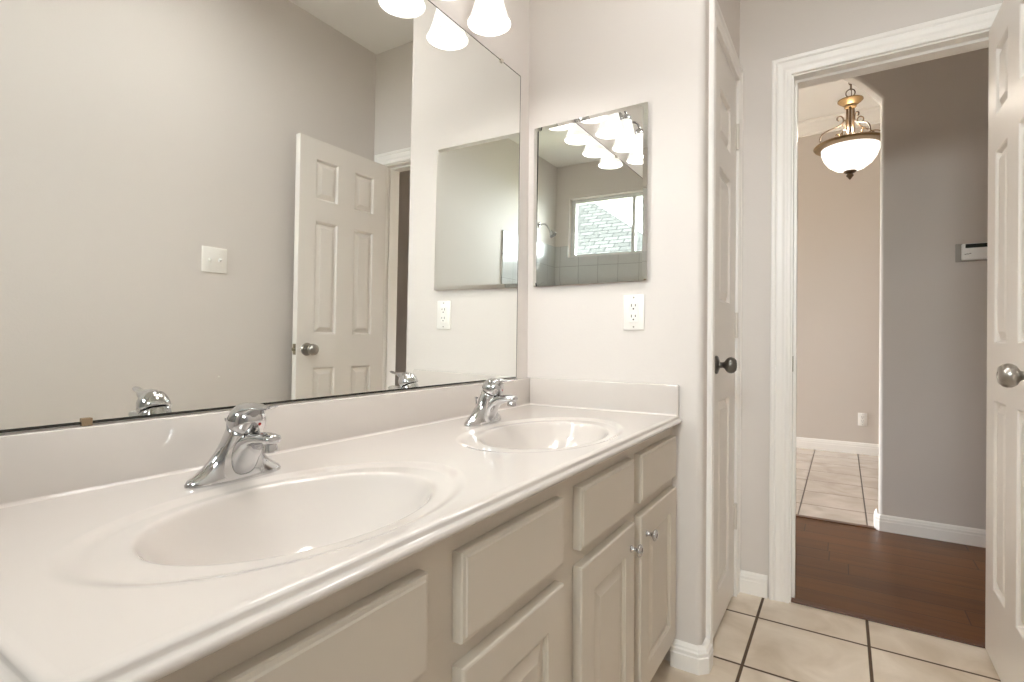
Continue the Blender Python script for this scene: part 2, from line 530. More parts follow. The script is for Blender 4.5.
# hall and dining room
def arch_wall():
    bm = bmesh.new()
    cx, cz, R = 0.450, 1.85, 0.852
    x0, x1 = cx - 0.705, cx + 0.705
    T = 0.12
    rr = 0.018
    def outline(ins):
        pts = []
        a0 = math.asin(min(1, (0.705 - ins) / (R - ins)))
        pts.append((x1 - ins, 0.0))
        for k in range(0, 29):
            a = a0 - 2 * a0 * k / 28
            pts.append((cx + (R - ins) * math.sin(a), cz + (R - ins) * math.cos(a)))
        pts.append((x0 + ins, 0.0))
        return pts
    # bullnosed reveal: rings from front face round to back face
    rings = []
    for k in range(0, 7):
        a = (PI / 2) * k / 6
        ins = -rr * (1 - math.sin(a)); y = YH + rr * (1 - math.cos(a))
        rings.append([Vector((x, y, z)) for x, z in outline(ins)])
    for k in range(0, 7):
        a = (PI / 2) * k / 6
        ins = -rr * (1 - math.cos(a)); y = YH + T - rr + rr * math.sin(a)
        rings.append([Vector((x, y, z)) for x, z in outline(ins)])
    vr = loft(bm, rings, cap0=False, cap1=False, closed=False)
    # faces of the wall
    for ring, y in ((vr[0], YH), (vr[-1], YH + T)):
        top = [bm.verts.new((v.co.x, y, ZD)) for v in ring[1:-1]]
        for i in range(len(top) - 1):
            bm.faces.new((ring[i + 1], ring[i + 2], top[i + 1], top[i]))
        r0_, r1_ = bm.verts.new((3.2, y, 0)), bm.verts.new((3.2, y, ZD))
        bm.faces.new((ring[0], r0_, r1_, top[0], ring[1]))
        l0_, l1_ = bm.verts.new((-3.2, y, 0)), bm.verts.new((-3.2, y, ZD))
        bm.faces.new((ring[-1], ring[-2], top[-1], l1_, l0_))
    return structure(link('wall_arch', bm, M['hall'], smooth=True, angle=0.6))
arch_wall()
boxes('wall_dining', [(-3.2, 3.2, YD, YD + 0.12, 0, ZD)], M['dining']); structure(bpy.data.objects['wall_dining'])
boxes('wall_dining_right', [(3.2, 3.32, 2.43, YD + 0.12, 0, ZD)], M['dining']); structure(bpy.data.objects['wall_dining_right'])
DW = (4.3, 5.5, 0.9, 2.2)  # unseen window opening, put in to let daylight through
boxes('wall_dining_left', [(-3.32, -3.2, 3.46, DW[0], 0, ZD), (-3.32, -3.2, DW[1], YD + 0.12, 0, ZD), (-3.32, -3.2, DW[0], DW[1], 0, DW[2]), (-3.32, -3.2, DW[0], DW[1], DW[3], ZD)], M['dining'])
structure(bpy.data.objects['wall_dining_left'])
portal('dining_portal', (-3.33, (DW[0] + DW[1]) / 2, (DW[2] + DW[3]) / 2), (0, -PI / 2, 0), DW[3] - DW[2], DW[1] - DW[0])
boxes('wall_hall_left', [(-2.52, -2.4, Y2B, 2.6, 0, ZC), (-2.52, -2.4, 3.3, YH, 0, ZC), (-2.52, -2.4, 2.6, 3.3, 0, 0.4), (-2.52, -2.4, 2.6, 3.3, 1.0, ZC)], M['hall']); structure(bpy.data.objects['wall_hall_left'])  # unseen window opening added here to lift the hall with daylight
portal('hall_portal', (-2.53, 2.95, 0.70), (0, -PI / 2, 0), 0.6, 0.7)  # sky portal of the added hall opening
boxes('wall_hall_near', [(-2.4, XC - 0.1, Y2B - 0.12, Y2B, 0, ZC), (W + 0.12, 3.2, Y2B - 0.12, Y2B, 0, ZC)], M['hall']); structure(bpy.data.objects['wall_hall_near'])
boxes('ceiling_hall', [(-2.4, 3.2, Y2B, YH, ZC, ZC + 0.08)], M['ceiling']); structure(bpy.data.objects['ceiling_hall'])
boxes('ceiling_dining', [(-3.2, 3.2, YH, YD, ZD, ZD + 0.08)], M['ceiling']); structure(bpy.data.objects['ceiling_dining'])

# baseboards: stepped profile (out, up)
BASE = [(0.0, 0.0), (0.014, 0.0), (0.014, 0.050), (0.012, 0.053), (0.012, 0.064), (0.009, 0.068), (0.008, 0.074), (0.004, 0.080), (0.0, 0.082)]
def baseboard(name, path, sc=1.0, th=1.0):
    bm = bmesh.new()
    strip(bm, path, [(a * th, b * sc) for a, b in BASE])
    return structure(link(name, bm, M['trim']))
bw = Y1 + 0.0
c8 = 0.012
baseboard('baseboard_end', [((0.535, Y1), (0, -1)), ((XC - c8, Y1), (0.41, -1)), ((XC, Y1 + c8), (1, -0.41)), ((XC, 1.733), (1, 0))], 0.93, 1.7)
baseboard('baseboard_door', [((XC + 0.0, Y2), (0, -1)), ((0.7365, Y2), (0, -1))], 1.05)
baseboard('baseboard_right', [((W, 2.28), (-1, 0)), ((W, -0.44), (-1, 0))])
baseboard('baseboard_hall', [((1.148, YH + 0.11), (-1, 0)), ((1.148, YH + 0.012), (-1, -0.41)), ((1.160, YH), (-0.41, -1)), ((3.2, YH), (0, -1))], 1.05)
baseboard('baseboard_dining', [((-3.2, YD), (0, -1)), ((3.2, YD), (0, -1))], 1.25)
# crown moulding of the dining room
bm = bmesh.new()
CR = [(0, ZD), (0.10, ZD), (0.098, ZD - 0.014), (0.080, ZD - 0.022), (0.062, ZD - 0.050), (0.032, ZD - 0.085), (0.020, ZD - 0.100), (0.016, ZD - 0.118), (0.0, ZD - 0.122)]
strip(bm, [((-3.2, YD), (0, -1)), ((3.2, YD), (0, -1))], CR)
structure(link('trim_3', bm, M['trim']))

# door casings: profile across the casing (t across from inner edge, d thickness)
CASE = [(0.0, 0.0), (0.0, 0.009), (0.003, 0.011), (0.012, 0.011), (0.016, 0.0085), (0.022, 0.0085), (0.030, 0.012), (0.046, 0.013), (0.050, 0.011), (0.056, 0.016), (0.066, 0.016), (0.070, 0.012), (0.070, 0.0)]
def casing(name, in0, in1, ztop, P, wscale=1.0):
    """P(a, d, z): a across the opening, d out of the wall"""
    bm = bmesh.new()
    rings = [[], [], [], []]
    for t, d in CASE:
        t *= wscale
        rings[0].append(P(in0 - t, d, 0.0)); rings[1].append(P(in0 - t, d, ztop + t))
        rings[2].append(P(in1 + t, d, ztop + t)); rings[3].append(P(in1 + t, d, 0.0))
    loft(bm, rings)
    return structure(link(name, bm, M['trim']))
casing('trim_4', 0.8125, 1.4225, 2.046, lambda a, d, z: Vector((a, Y2 - d, z)))
casing('trim_5', 1.797, 2.238, 2.046, lambda a, d, z: Vector((XC + d, a, z)), 0.88)
# jamb lining with stops
jl = boxes('trim_6', [(0.807, 0.8185, Y2, Y2B, 0, 2.051), (1.4165, 1.428, Y2, Y2B, 0, 2.051), (0.8185, 1.4165, Y2, Y2B, 2.0395, 2.051),
                 (0.8185, 0.8285, Y2 + 0.042, Y2 + 0.076, 0, 2.0395), (1.4065, 1.4165, Y2 + 0.042, Y2 + 0.076, 0, 2.0395), (0.8285, 1.4065, Y2 + 0.042, Y2 + 0.076, 2.0295, 2.0395)], M['trim'])
structure(jl)
sk = boxes('strike_plate', [(0.8184, 0.8202, Y2 + 0.008, Y2 + 0.036, 0.895, 0.955)], M['brass'], jl, bevel=0.0006)
structure(sk)
jc = boxes('trim_7', [(XC - 0.10, XC, 1.80, 1.804, 0, 2.04), (XC - 0.10, XC, 2.231, 2.235, 0, 2.04), (XC - 0.10, XC, 1.80, 2.235, 2.04, 2.056)], M['trim'])
structure(jc)

# ------------------------------------------------------------------ doors
def knob_parts(parent, origin, axis, material, smaller=1.0, egg=False):
    k = smaller
    bm = bmesh.new()
    lathe(bm, [(0, 0.0), (0.030 * k, 0.0), (0.031 * k, 0.003), (0.029 * k, 0.007), (0.020 * k, 0.010), (0.013 * k, 0.013), (0, 0.013)], 28, origin, axis)
    r = structure(link('rosette', bm, material, parent, smooth=True, angle=0.7))
    bm = bmesh.new()
    prof = [(0.0, 0.008), (0.0105, 0.012), (0.0095, 0.024), (0.012, 0.029), (0.0215, 0.035), (0.0265, 0.043), (0.0272, 0.050), (0.0245, 0.058), (0.0185, 0.064), (0.0085, 0.066), (0.008, 0.0645), (0.0, 0.0645)]
    lathe(bm, [(r_ * k, h * k) for r_, h in prof], 32, origin, axis)
    n = structure(link('knob', bm, material, parent, smooth=True, angle=0.9))
    return r, n

# bathroom door, swung fully open; hinges on the right jamb
DX, DT, DYH, DWID, DH = 1.384, 0.035, 2.290, 0.600, 2.022
st, pn = 0.100, 0.143
mu = DWID - 2 * st - 2 * pn
rows = [(0.232, 0.822), (1.0, 1.597), (1.709, 1.920)]
pans = []
for a in (st, st + pn + mu):
    for z0, z1 in rows: pans.append((a, a + pn, z0, z1))
bm = bmesh.new()
panel_slab(bm, DWID, DH, DT, pans, DOOR_STEPS, both=True, edge=0.0015, T=lambda u, d, v: Vector((DX - d, DYH - u, 0.010 + v)))
d1 = structure(link('door_1', bm, M['door']))
knob_parts(d1, (DX, DYH - DWID + 0.060, 0.93), '-x', M['nickel'], 1.12)
knob_parts(d1, (DX + DT, DYH - DWID + 0.060, 0.93), 'x', M['nickel'])
bm = bmesh.new()
yl = DYH - DWID
box(bm, DX + 0.006, DX + 0.029, yl - 0.0012, yl + 0.001, 0.902, 0.958, bevel=0.0005)
box(bm, DX + 0.011, DX + 0.024, yl - 0.011, yl, 0.921, 0.939, bevel=0.002)
structure(link('latch', bm, M['brass'], d1))
for z in (0.25, 1.02, 1.80):
    bm = bmesh.new()
    tube(bm, [(DX + DT + 0.005, DYH + 0.004, z - 0.044), (DX + DT + 0.005, DYH + 0.004, z + 0.044)], 0.0055, 10)
    structure(link('hinge', bm, M['steel'], d1, smooth=True, angle=0.6))

# linen closet door (closed), hinged at the far side
CY0, CY1 = 1.806, 2.229
cw = CY1 - CY0
bm = bmesh.new()
cp = [(0.105, cw - 0.115, z0, z1) for z0, z1 in ((0.13, 0.79), (1.135, 1.60), (1.70, 1.875))]
panel_slab(bm, cw, 2.018, 0.035, cp, DOOR_STEPS, both=True, edge=0.0015, T=lambda u, d, v: Vector((XC + 0.001 + d, CY0 + u, 0.016 + v)))
d2 = structure(link('door_2', bm, M['door']))
knob_parts(d2, (XC + 0.001, CY0 + 0.052, 0.932), 'x', M['pewter'])
for z in (0.32, 1.075, 1.82):
    bm = bmesh.new()
    tube(bm, [(XC + 0.007, 2.232, z - 0.05), (XC + 0.007, 2.232, z + 0.05)], 0.0058, 10)
    for zz in (z - 0.02, z + 0.02):
        tube(bm, [(XC + 0.007, 2.232, zz - 0.001), (XC + 0.007, 2.232, zz + 0.001)], 0.0064, 10)
    box(bm, XC + 0.0005, XC + 0.003, 2.206, 2.258, z - 0.05, z + 0.05, bevel=0.0008)
    structure(link('hinge', bm, M['steel'], d2))

# ------------------------------------------------------------------ vanity cabinet
vc = empty('vanity_cabinet', (0.27, 0.9, 0))
tag(vc, 'taupe painted double vanity cabinet under the white sink countertop', 'cabinet')
def child(o, parent):
    o.parent = parent
    o.matrix_parent_inverse = Matrix.Translation(-parent.location)
    return o
def vpart(name, bm, material, parent=vc, smooth=False, angle=None):
    o = link(name, bm, material, None, smooth, angle)
    o.parent = parent
    if parent is vc: o.location = -Vector(vc.location)
    return o
VY0, VY1, VXF = 0.150, Y1 - 0.001, 0.531
VZ0, VZ1 = 0.085, 0.7545
bm = bmesh.new()
box(bm, 0.003, VXF - 0.018, VY0, VY0 + 0.018, VZ0, VZ1)           # near side
box(bm, 0.003, VXF - 0.018, VY1 - 0.018, VY1, VZ0, VZ1)           # far side
box(bm, 0.003, VXF - 0.018, VY0 + 0.018, VY1 - 0.018, VZ0, VZ0 + 0.016)
box(bm, 0.003, 0.012, VY0 + 0.018, VY1 - 0.018, VZ0 + 0.016, VZ1 - 0.15)
vpart('carcass', bm, M['cabinet'])
# face frame with openings behind the doors
bm = bmesh.new()
AY = [(0.168, 0.501), (0.570, 0.876), (0.952, 1.264), (1.314, 1.646)]
box(bm, VXF - 0.018, VXF, VY0, VY1, 0.700, VZ1)
box(bm, VXF - 0.018, VXF, VY0, VY1, 0.555, 0.615)
box(bm, VXF - 0.018, VXF, VY0, VY1, VZ0, VZ0 + 0.035)
for a, b in ((VY0, 0.188), (0.481, 0.590), (0.856, 0.972), (1.244, 1.334), (1.626, VY1)):
    box(bm, VXF - 0.018, VXF - 0.0002, a, b, VZ0 + 0.035, 0.7)
box(bm, VXF - 0.02, VXF - 0.012, 0.188, 1.626, 0.615, 0.70)
vpart('face_frame', bm, M['cabinet'])
bm = bmesh.new(); box(bm, 0.003, 0.462, VY0 + 0.005, VY1, 0.0, VZ0)
vpart('toe_kick', bm, M['kick'])
XF = 0.552
for i, (a, b) in enumerate(AY):
    bm = bmesh.new()
    w_, h_ = b - a, 0.125
    rings = []
    for ins, d in ((0.0, -0.0205), (0.0, -0.006), (0.0012, -0.003), (0.004, -0.0025), (0.0065, -0.0022), (0.0085, 0.0), ):
        rings.append([Vector((XF + d, a + ins, 0.594 + ins)), Vector((XF + d, b - ins, 0.594 + ins)), Vector((XF + d, b - ins, 0.594 + h_ - ins)), Vector((XF + d, a + ins, 0.594 + h_ - ins))])
    loft(bm, rings)
    vpart('drawer_front', bm, M['cabinet'])
    bm = bmesh.new()
    z0, z1 = 0.093, 0.561
    panel_slab(bm, w_, z1 - z0, 0.0205, [(0.062, w_ - 0.062, 0.062, z1 - z0 - 0.062)], CAB_STEPS, both=False, edge=0.004, T=lambda u, d, v: Vector((XF + d, a + u, z0 + v)))
    dr = vpart('door', bm, M['cabinet'])
    ky = b - 0.030 if i % 2 == 0 else a + 0.040
    bm = bmesh.new()
    lathe(bm, [(0.0, 0.0), (0.0085, 0.0), (0.0085, 0.002), (0.0055, 0.004), (0.0048, 0.012), (0.0075, 0.016), (0.0145, 0.020), (0.0158, 0.0235), (0.0140, 0.0265), (0.0075, 0.0285), (0.0, 0.029)], 24, (XF, ky, 0.506), 'x')
    kb = link('knob', bm, M['chrome'], dr, smooth=True, angle=0.9)
    kb['label'] = 'chrome mushroom knob'

# ------------------------------------------------------------------ countertop with two moulded bowls
CY0_, XE = 0.128, 0.540
SINKS = [(0.347, 0.475), (0.345, 1.180)]
def sstep(a, b, x):
    t = min(max((x - a) / (b - a), 0.0), 1.0)
    return t * t * (3 - 2 * t)
def topz(x, y):
    z = ZT
    for sx, sy in SINKS:
        q = math.hypot((x - sx) / 0.174, (y - sy) / 0.272)
        r = math.hypot((x - sx) / 0.145, (y - sy) / 0.207)
        z -= 0.0050 * (1 - sstep(0.93, 1.05, q))
        if r < 1.3:
            b = 0.122 * (1 - r ** 2.5)
            k = 0.0035
            z -= k * math.log(1 + math.exp(min(b / k, 60.0))) if b < 60 * k else b
    return z
ct = empty('vanity_countertop', (0.27, 0.9, ZT))
tag(ct, 'glossy white marble-look countertop with two oval basins on the taupe cabinet', 'countertop')
bm = bmesh.new()
nx, ny = 216, 612
xs = [0.001 + (XE - 0.001) * i / nx for i in range(nx + 1)]
ys = [CY0_ + 0.014 + (Y1 - 0.001 - CY0_ - 0.014) * j / ny for j in range(ny + 1)]
grid = [[bm.verts.new((x, y, topz(x, y))) for y in ys] for x in xs]
for i in range(nx):
    for j in range(ny):
        bm.faces.new((grid[i][j], grid[i + 1][j], grid[i + 1][j + 1], grid[i][j + 1]))
EDGE = [(0.0, ZT), (0.008, ZT - 0.0003), (0.0115, ZT - 0.0018), (0.0128, ZT - 0.0045), (0.0132, ZT - 0.0075), (0.0145, ZT - 0.0098), (0.0175, ZT - 0.0112), (0.0205, ZT - 0.0132), (0.0218, ZT - 0.0162), (0.0210, ZT - 0.0198), (0.0180, ZT - 0.0222), (0.0140, ZT - 0.0228), (0.0, ZT - 0.0228)]
path = [((XE, Y1 - 0.001), (1, 0)), ((XE, CY0_ + 0.014), (1, -1)), ((0.001, CY0_ + 0.014), (0, -1))]
rings = [[Vector((x + nx_ * a, y + ny_ * a, b)) for a, b in EDGE] for (x, y), (nx_, ny_) in path]
loft(bm, rings, cap0=True, cap1=True, closed=False)
bmesh.ops.remove_doubles(bm, verts=bm.verts, dist=1e-5)
o = link('sink_top', bm, M['marble'], smooth=True, angle=0.8)
o.parent = ct; o.location = -Vector(ct.location)
ZB = 0.874
bm = bmesh.new()
box(bm, 0.001, 0.020, CY0_ + 0.002, Y1 - 0.001, ZT - 0.006, ZB, bevel=0.003)
cove = [(0.0, 0.0)] + [(0.007 - 0.007 * math.sin(k * PI / 12), 0.007 - 0.007 * math.cos(k * PI / 12)) for k in range(0, 7)]
loft(bm, [[Vector((0.0195 + a, y, ZT + 0.0002 + b)) for a, b in cove] for y in (CY0_ + 0.004, Y1 - 0.0205)])
o = link('backsplash', bm, M['marble'], smooth=True, angle=0.6); o.parent = ct; o.location = -Vector(ct.location)
bm = bmesh.new()
box(bm, 0.0205, 0.553, Y1 - 0.020, Y1 - 0.001, ZT - 0.006, ZB, bevel=0.003)
loft(bm, [[Vector((x, Y1 - 0.0195 - a, ZT + 0.0002 + b)) for a, b in cove] for x in (0.0205, 0.5500)])
o = link('side_splash', bm, M['marble'], smooth=True, angle=0.6); o.parent = ct; o.location = -Vector(ct.location)
for sx, sy in SINKS:
    bm = bmesh.new()
    zb = topz(sx, sy)
    lathe(bm, [(0.0, 0.003), (0.012, 0.004), (0.018, 0.003), (0.021, 0.0035), (0.024, 0.0015), (0.024, 0.0), (0.0, 0.0)], 28, (sx, sy, zb), 'z')
    o = link('drain', bm, M['chrome'], smooth=True, angle=0.9); o.parent = ct; o.location = -Vector(ct.location)
    o['label'] = 'chrome drain'

# ------------------------------------------------------------------ faucets
def ell(cx, cy, z, a, b, n=40, p=2.0):
    pts = []
    for k in range(n):
        t = 2 * PI * k / n
        c, s = math.cos(t), math.sin(t)
        pts.append(Vector((cx + a * math.copysign(abs(c) ** (2 / p), c), cy + b * math.copysign(abs(s) ** (2 / p), s), z)))
    return pts
def sect(x, z0, z1, w, n=28, tilt=0.0, p=2.4):
    """a section across the spout in the y-z plane at x"""
    pts = []
    zc, h = (z0 + z1) / 2, (z1 - z0) / 2
    for k in range(n):
        t = 2 * PI * k / n
        c, s = math.cos(t), math.sin(t)
        yy = w * math.copysign(abs(c) ** (2 / p), c); zz = h * math.copysign(abs(s) ** (2 / p), s)
        pts.append(Vector((x + tilt * zz, yy, zc + zz)))
    return pts
def make_faucet(loc, label, rod):
    f = empty('faucet', loc)
    tag(f, label, 'faucet', 'chrome basin faucets on the countertop')
    def tring(cx, z, a, b, deg, n=40, p=2.1):
        """ellipse whose front edge dips by deg degrees"""
        t = math.radians(deg)
        return [Vector((cx + (q.x) * math.cos(t), q.y, z - q.x * math.sin(t))) for q in ell(0, 0, 0, a, b, n, p)]
    bm = bmesh.new()
    R = [(0.0, 0.000, .0270, .0800, 0), (0.0, 0.004, .0273, .0802, 0), (0.0003, 0.009, .0266, .0770, 1), (0.0012, 0.015, .0257, .0675, 2), (0.0025, 0.023, .0251, .0565, 4),
         (0.0048, 0.033, .0247, .0465, 8), (0.0085, 0.045, .0244, .0380, 13), (0.0138, 0.059, .0245, .0320, 18), (0.0190, 0.072, .0248, .0285, 22), (0.0232, 0.0820, .0250, .0265, 25), (0.0250, 0.0860, .0246, .0256, 26), (0.0256, 0.0870, .0225, .0232, 26)]
    loft(bm, [tring(*r) for r in R])
    link('body', bm, M['chrome'], f, smooth=True, angle=1.0)
    bm = bmesh.new()
    S = [(0.006, 0.002, 0.0700, .0235), (0.023, 0.004, 0.0755, .0240), (0.031, 0.015, 0.0775, .0232), (0.039, 0.0310, 0.0788, .0215), (0.047, 0.0450, 0.0800, .0198), (0.058, 0.0545, 0.0813, .0181), (0.071, 0.0605, 0.0825, .0168),
         (0.085, 0.0628, 0.0830, .0157), (0.096, 0.0642, 0.0826, .0150), (0.1030, 0.0655, 0.0813, .0138), (0.1068, 0.0685, 0.0793, .0110), (0.1085, 0.0720, 0.0765, .0055)]
    loft(bm, [sect(x, a, b, w) for x, a, b, w in S])
    link('spout', bm, M['chrome'], f, smooth=True, angle=1.0)
    bm = bmesh.new()
    lathe(bm, [(0.0, 0.0), (0.0100, 0.0), (0.0112, -0.001), (0.0112, -0.008), (0.0118, -0.009), (0.0118, -0.016), (0.0100, -0.0175), (0.0096, -0.015), (0.0, -0.015)], 24, (0.0935, 0, 0.0705), 'z')
    link('aerator', bm, M['chrome'], f, smooth=True, angle=0.7)
    # hooded cap tilted towards the basin
    T = math.radians(26)
    ax_, fx_ = Vector((math.sin(T), 0, math.cos(T))), Vector((math.cos(T), 0, -math.sin(T)))
    P0 = Vector((0.0262, 0, 0.0890))
    bm = bmesh.new()
    H = [(0.000, .0225, .0230, 0.0), (0.0004, .0272, .0272, 0.0), (0.002, .0282, .0280, 0.0), (0.009, .0286, .0278, 0.0004), (0.017, .0280, .0266, 0.001), (0.024, .0262, .0242, 0.0016), (0.030, .0228, .0206, 0.002), (0.0345, .0172, .0154, 0.0022), (0.0370, .0098, .0088, 0.0024), (0.0378, .0025, .0024, 0.0024)]
    loft(bm, [[P0 + ax_ * h + fx_ * (q.x + o_) + Vector((0, q.y, 0)) for q in ell(0, 0, 0, a, b, p=2.25)] for h, a, b, o_ in H])
    hd = link('handle', bm, M['chrome'], f, smooth=True, angle=1.0)
    bm = bmesh.new()
    L = [(0.014, 0.1000, 0.1175, .0150), (0.026, 0.1000, 0.1245, .0195), (0.040, 0.1000, 0.1275, .0215), (0.054, 0.1060, 0.1272, .0198), (0.068, 0.1162, 0.1250, .0150), (0.079, 0.1180, 0.1238, .0122), (0.089, 0.1192, 0.1240, .0102), (0.097, 0.1208, 0.1256, .0092), (0.103, 0.1230, 0.1276, .0080), (0.1065, 0.1252, 0.1282, .0045)]
    loft(bm, [sect(x, a, b, w, p=2.2) for x, a, b, w in L])
    link('lever', bm, M['chrome'], hd, smooth=True, angle=1.0)
    for nm_, h_, y_, r_, k_ in (('index_dot', 0.0190, 0.004, 0.0030, 'red'), ('set_screw_cap', 0.0095, -0.004, 0.0045, 'dark')):
        bm = bmesh.new()
        c_ = P0 + ax_ * h_ + fx_ * 0.0280 + Vector((0, y_, 0))
        bmesh.ops.create_uvsphere(bm, u_segments=14, v_segments=8, radius=r_, matrix=Matrix.Translation(c_) @ Matrix.Rotation(T, 4, 'Y') @ Matrix.Diagonal((0.45, 1, 1, 1)))
        dt = link(nm_, bm, M[k_], hd, smooth=True)
        if k_ == 'red': dt['label'] = 'red hot water dot'
    bm = bmesh.new()
    tube(bm, [(-0.0255, 0, 0.010), (-0.0255, 0, 0.040), (-0.0255, 0, rod)], 0.0022, 10)
    lathe(bm, [(0.0, 0.0), (0.0032, 0.0), (0.0050, 0.003), (0.0046, 0.006), (0.0, 0.0065)], 16, (-0.0255, 0, rod - 0.001), 'z')
    link('lift_rod', bm, M['chrome'], f, smooth=True, angle=0.8)
    return f
make_faucet((0.130, 0.497, ZT), 'chrome single-lever faucet behind the near basin, the bigger-looking of the two', 0.092)
make_faucet((0.130, 1.210, ZT), 'chrome single-lever faucet behind the far basin, close to the end wall', 0.066)

# ------------------------------------------------------------------ big wall mirror
def slab_from(bm, pts_front, nrm, t):
    back = [p - nrm * t for p in pts_front]
    a = [bm.verts.new(p) for p in pts_front]; b = [bm.verts.new(p) for p in back]
    n = len(a)
    bm.faces.new(a); bm.faces.new(b[::-1])
    for i in range(n):
        bm.faces.new((a[i], b[i], b[(i + 1) % n], a[(i + 1) % n]))
nb = Vector((1.0, 0.001, -0.0106)).normalized()
pb = Vector((0.0025, 1.2, 0.88))
def onm(y, z, off=0.0):
    x = pb.x - (nb.y * (y - pb.y) + nb.z * (z - pb.z)) / nb.x
    return Vector((x, y, z)) + nb * off
BY0, BY1, BZ0, BZ1 = 0.145, 1.590, 0.8785, 1.945
bigm = empty('wall_mirror', (0, 0.87, BZ0))
tag(bigm, 'large frameless plate mirror on the wall above the long backsplash', 'mirror')
def mpart(name, bm, material, root, **k):
    o = link(name, bm, material, None, **k); o.parent = root; o.location = -Vector(root.location); return o
bm = bmesh.new()
v = [bm.verts.new(onm(y, z)) for y, z in ((BY0, BZ0), (BY1, BZ0 - 0.0), (BY1, BZ1), (BY0, BZ1))]
vb = [bm.verts.new(onm(y, z, -0.001)) for y, z in ((BY0, BZ0), (BY1, BZ0), (BY1, BZ1), (BY0, BZ1))]
bm.faces.new(v); bm.faces.new(vb[::-1])
for i in range(4): bm.faces.new((v[i], vb[i], vb[(i + 1) % 4], v[(i + 1) % 4]))
mpart('glass', bm, M['mirror'], bigm)
bm = bmesh.new()
e_ = 0.0022
q = [onm(y, z, -0.0012) for y, z in ((BY0 - .001, BZ0 - .0015), (BY1 + .002, BZ0 - .0015), (BY1 + .002, BZ1 + .0012), (BY0 - .001, BZ1 + .0012))]
slab_from(bm, q, nb, 0.0012)
# thin dark desilvered bands at the bottom and right edges
for (ya, yb_, za, zb_) in ((BY0, BY1, BZ0 - .0015, BZ0 + .0028), (BY1 - .0004, BY1 + .002, BZ0, BZ1), (BY0, BY1, BZ1 - .0012, BZ1 + .0014)):
    slab_from(bm, [onm(y, z, 0.0003) for y, z in ((ya, za), (yb_, za), (yb_, zb_), (ya, zb_))], nb, 0.0012)
mpart('edge', bm, M['edge'], bigm)
for (y, z, up, mt) in ((0.335, BZ0, 0, 'bclip'), (1.466, BZ1, 1, 'clip'), (0.80, BZ1, 1, 'clip'), (1.12, BZ0, 0, 'bclip')):
    bm = bmesh.new()
    p = onm(y, z)
    s = 1 if up else -1
    box(bm, 0.0005, p.x + 0.005, y - 0.007, y + 0.007, min(z + s * 0.0015, z + s * 0.004), max(z + s * 0.0015, z + s * 0.004), bevel=0.0008)
    box(bm, p.x + 0.0008, p.x + 0.005, y - 0.007, y + 0.007, min(z - s * 0.006, z + s * 0.0035), max(z - s * 0.008, z + s * 0.0035), bevel=0.0012)
    if mt == 'bclip' and y > 1: bm.free(); continue
    c = mpart('clip', bm, M[mt], bigm)
    c['label'] = 'clear plastic clip' if mt == 'clip' else 'brown plastic clip'

# ------------------------------------------------------------------ small bevelled mirror on the end wall
ns = Vector((0.0, -1.0, 0.003)).normalized()
SX0, SX1, SZ0, SZ1 = 0.030, 0.450, 1.206, 1.780
ps = Vector((0.24, 1.6570, 1.49))
def ons(x, z, off=0.0):
    y = ps.y - (ns.x * (x - ps.x) + ns.z * (z - ps.z)) / ns.y
    return Vector((x, y, z)) + ns * off
sm = empty('bevelled_mirror', (0.24, Y1, SZ0))
tag(sm, 'small upright frameless mirror with cut-glass edges above the outlet', 'mirror')
bm = bmesh.new()
bev = 0.014
o4 = [bm.verts.new(ons(x, z, -0.0026)) for x, z in ((SX0, SZ0), (SX1, SZ0), (SX1, SZ1), (SX0, SZ1))]
i4 = [bm.verts.new(ons(x, z)) for x, z in ((SX0 + bev, SZ0 + bev), (SX1 - bev, SZ0 + bev), (SX1 - bev, SZ1 - bev), (SX0 + bev, SZ1 - bev))]
b4 = [bm.verts.new(ons(x, z, -0.004)) for x, z in ((SX0, SZ0), (SX1, SZ0), (SX1, SZ1), (SX0, SZ1))]
bm.faces.new(i4); bm.faces.new(b4[::-1])
for i in range(4):
    j = (i + 1) % 4
    bm.faces.new((o4[i], o4[j], i4[j], i4[i])); bm.faces.new((b4[i], b4[j], o4[j], o4[i]))
mpart('glass', bm, M['mirror'], sm)
bm = bmesh.new()
slab_from(bm, [ons(x, z, -0.0042) for x, z in ((SX0 + .004, SZ0 + .003), (SX1 - .003, SZ0 + .003), (SX1 - .003, SZ1 - .003), (SX0 + .004, SZ1 - .003))], ns, 0.008)
mpart('backing', bm, M['backing'], sm)

# ------------------------------------------------------------------ electrical plates
def outlet(loc, rz, label, name='wall_outlet'):
    """plate in local x-z, facing local -y"""
    o = empty(name, loc, rz); tag(o, label, 'outlet', 'white wall outlets')
    bm = bmesh.new(); box(bm, -0.035, 0.035, -0.0055, -0.0002, -0.0575, 0.0575, bevel=0.0022)
    link('plate', bm, M['plate'], o, smooth=True, angle=0.7)
    bm = bmesh.new()
    box(bm, -0.0165, 0.0165, -0.0075, -0.003, -0.0335, 0.0335, bevel=0.0012)
    link('receptacle', bm, M['plate'], o)
    for s in (-1, 1):
        bm = bmesh.new()
        zc = 0.0175 * s
        box(bm, -0.0078, -0.0054, -0.0079, -0.007, zc + 0.0005, zc + 0.0095)
        box(bm, 0.0054, 0.0078, -0.0079, -0.007, zc + 0.0015, zc + 0.0088)
        lathe(bm, [(0, 0), (0.0026, 0), (0.0026, 0.0009), (0, 0.0009)], 12, (0, -0.0070, zc - 0.0065), '-y')
        k = link('slots', bm, M['dark'], o); k['label'] = 'dark plug slots'
    for s in (-1, 1):
        bm = bmesh.new(); lathe(bm, [(0, 0), (0.003, 0), (0.0028, 0.0008), (0, 0.001)], 14, (0, -0.0054, 0.048 * s), '-y')
        link('screw', bm, M['grey'], o, smooth=True, angle=0.7)
    return o
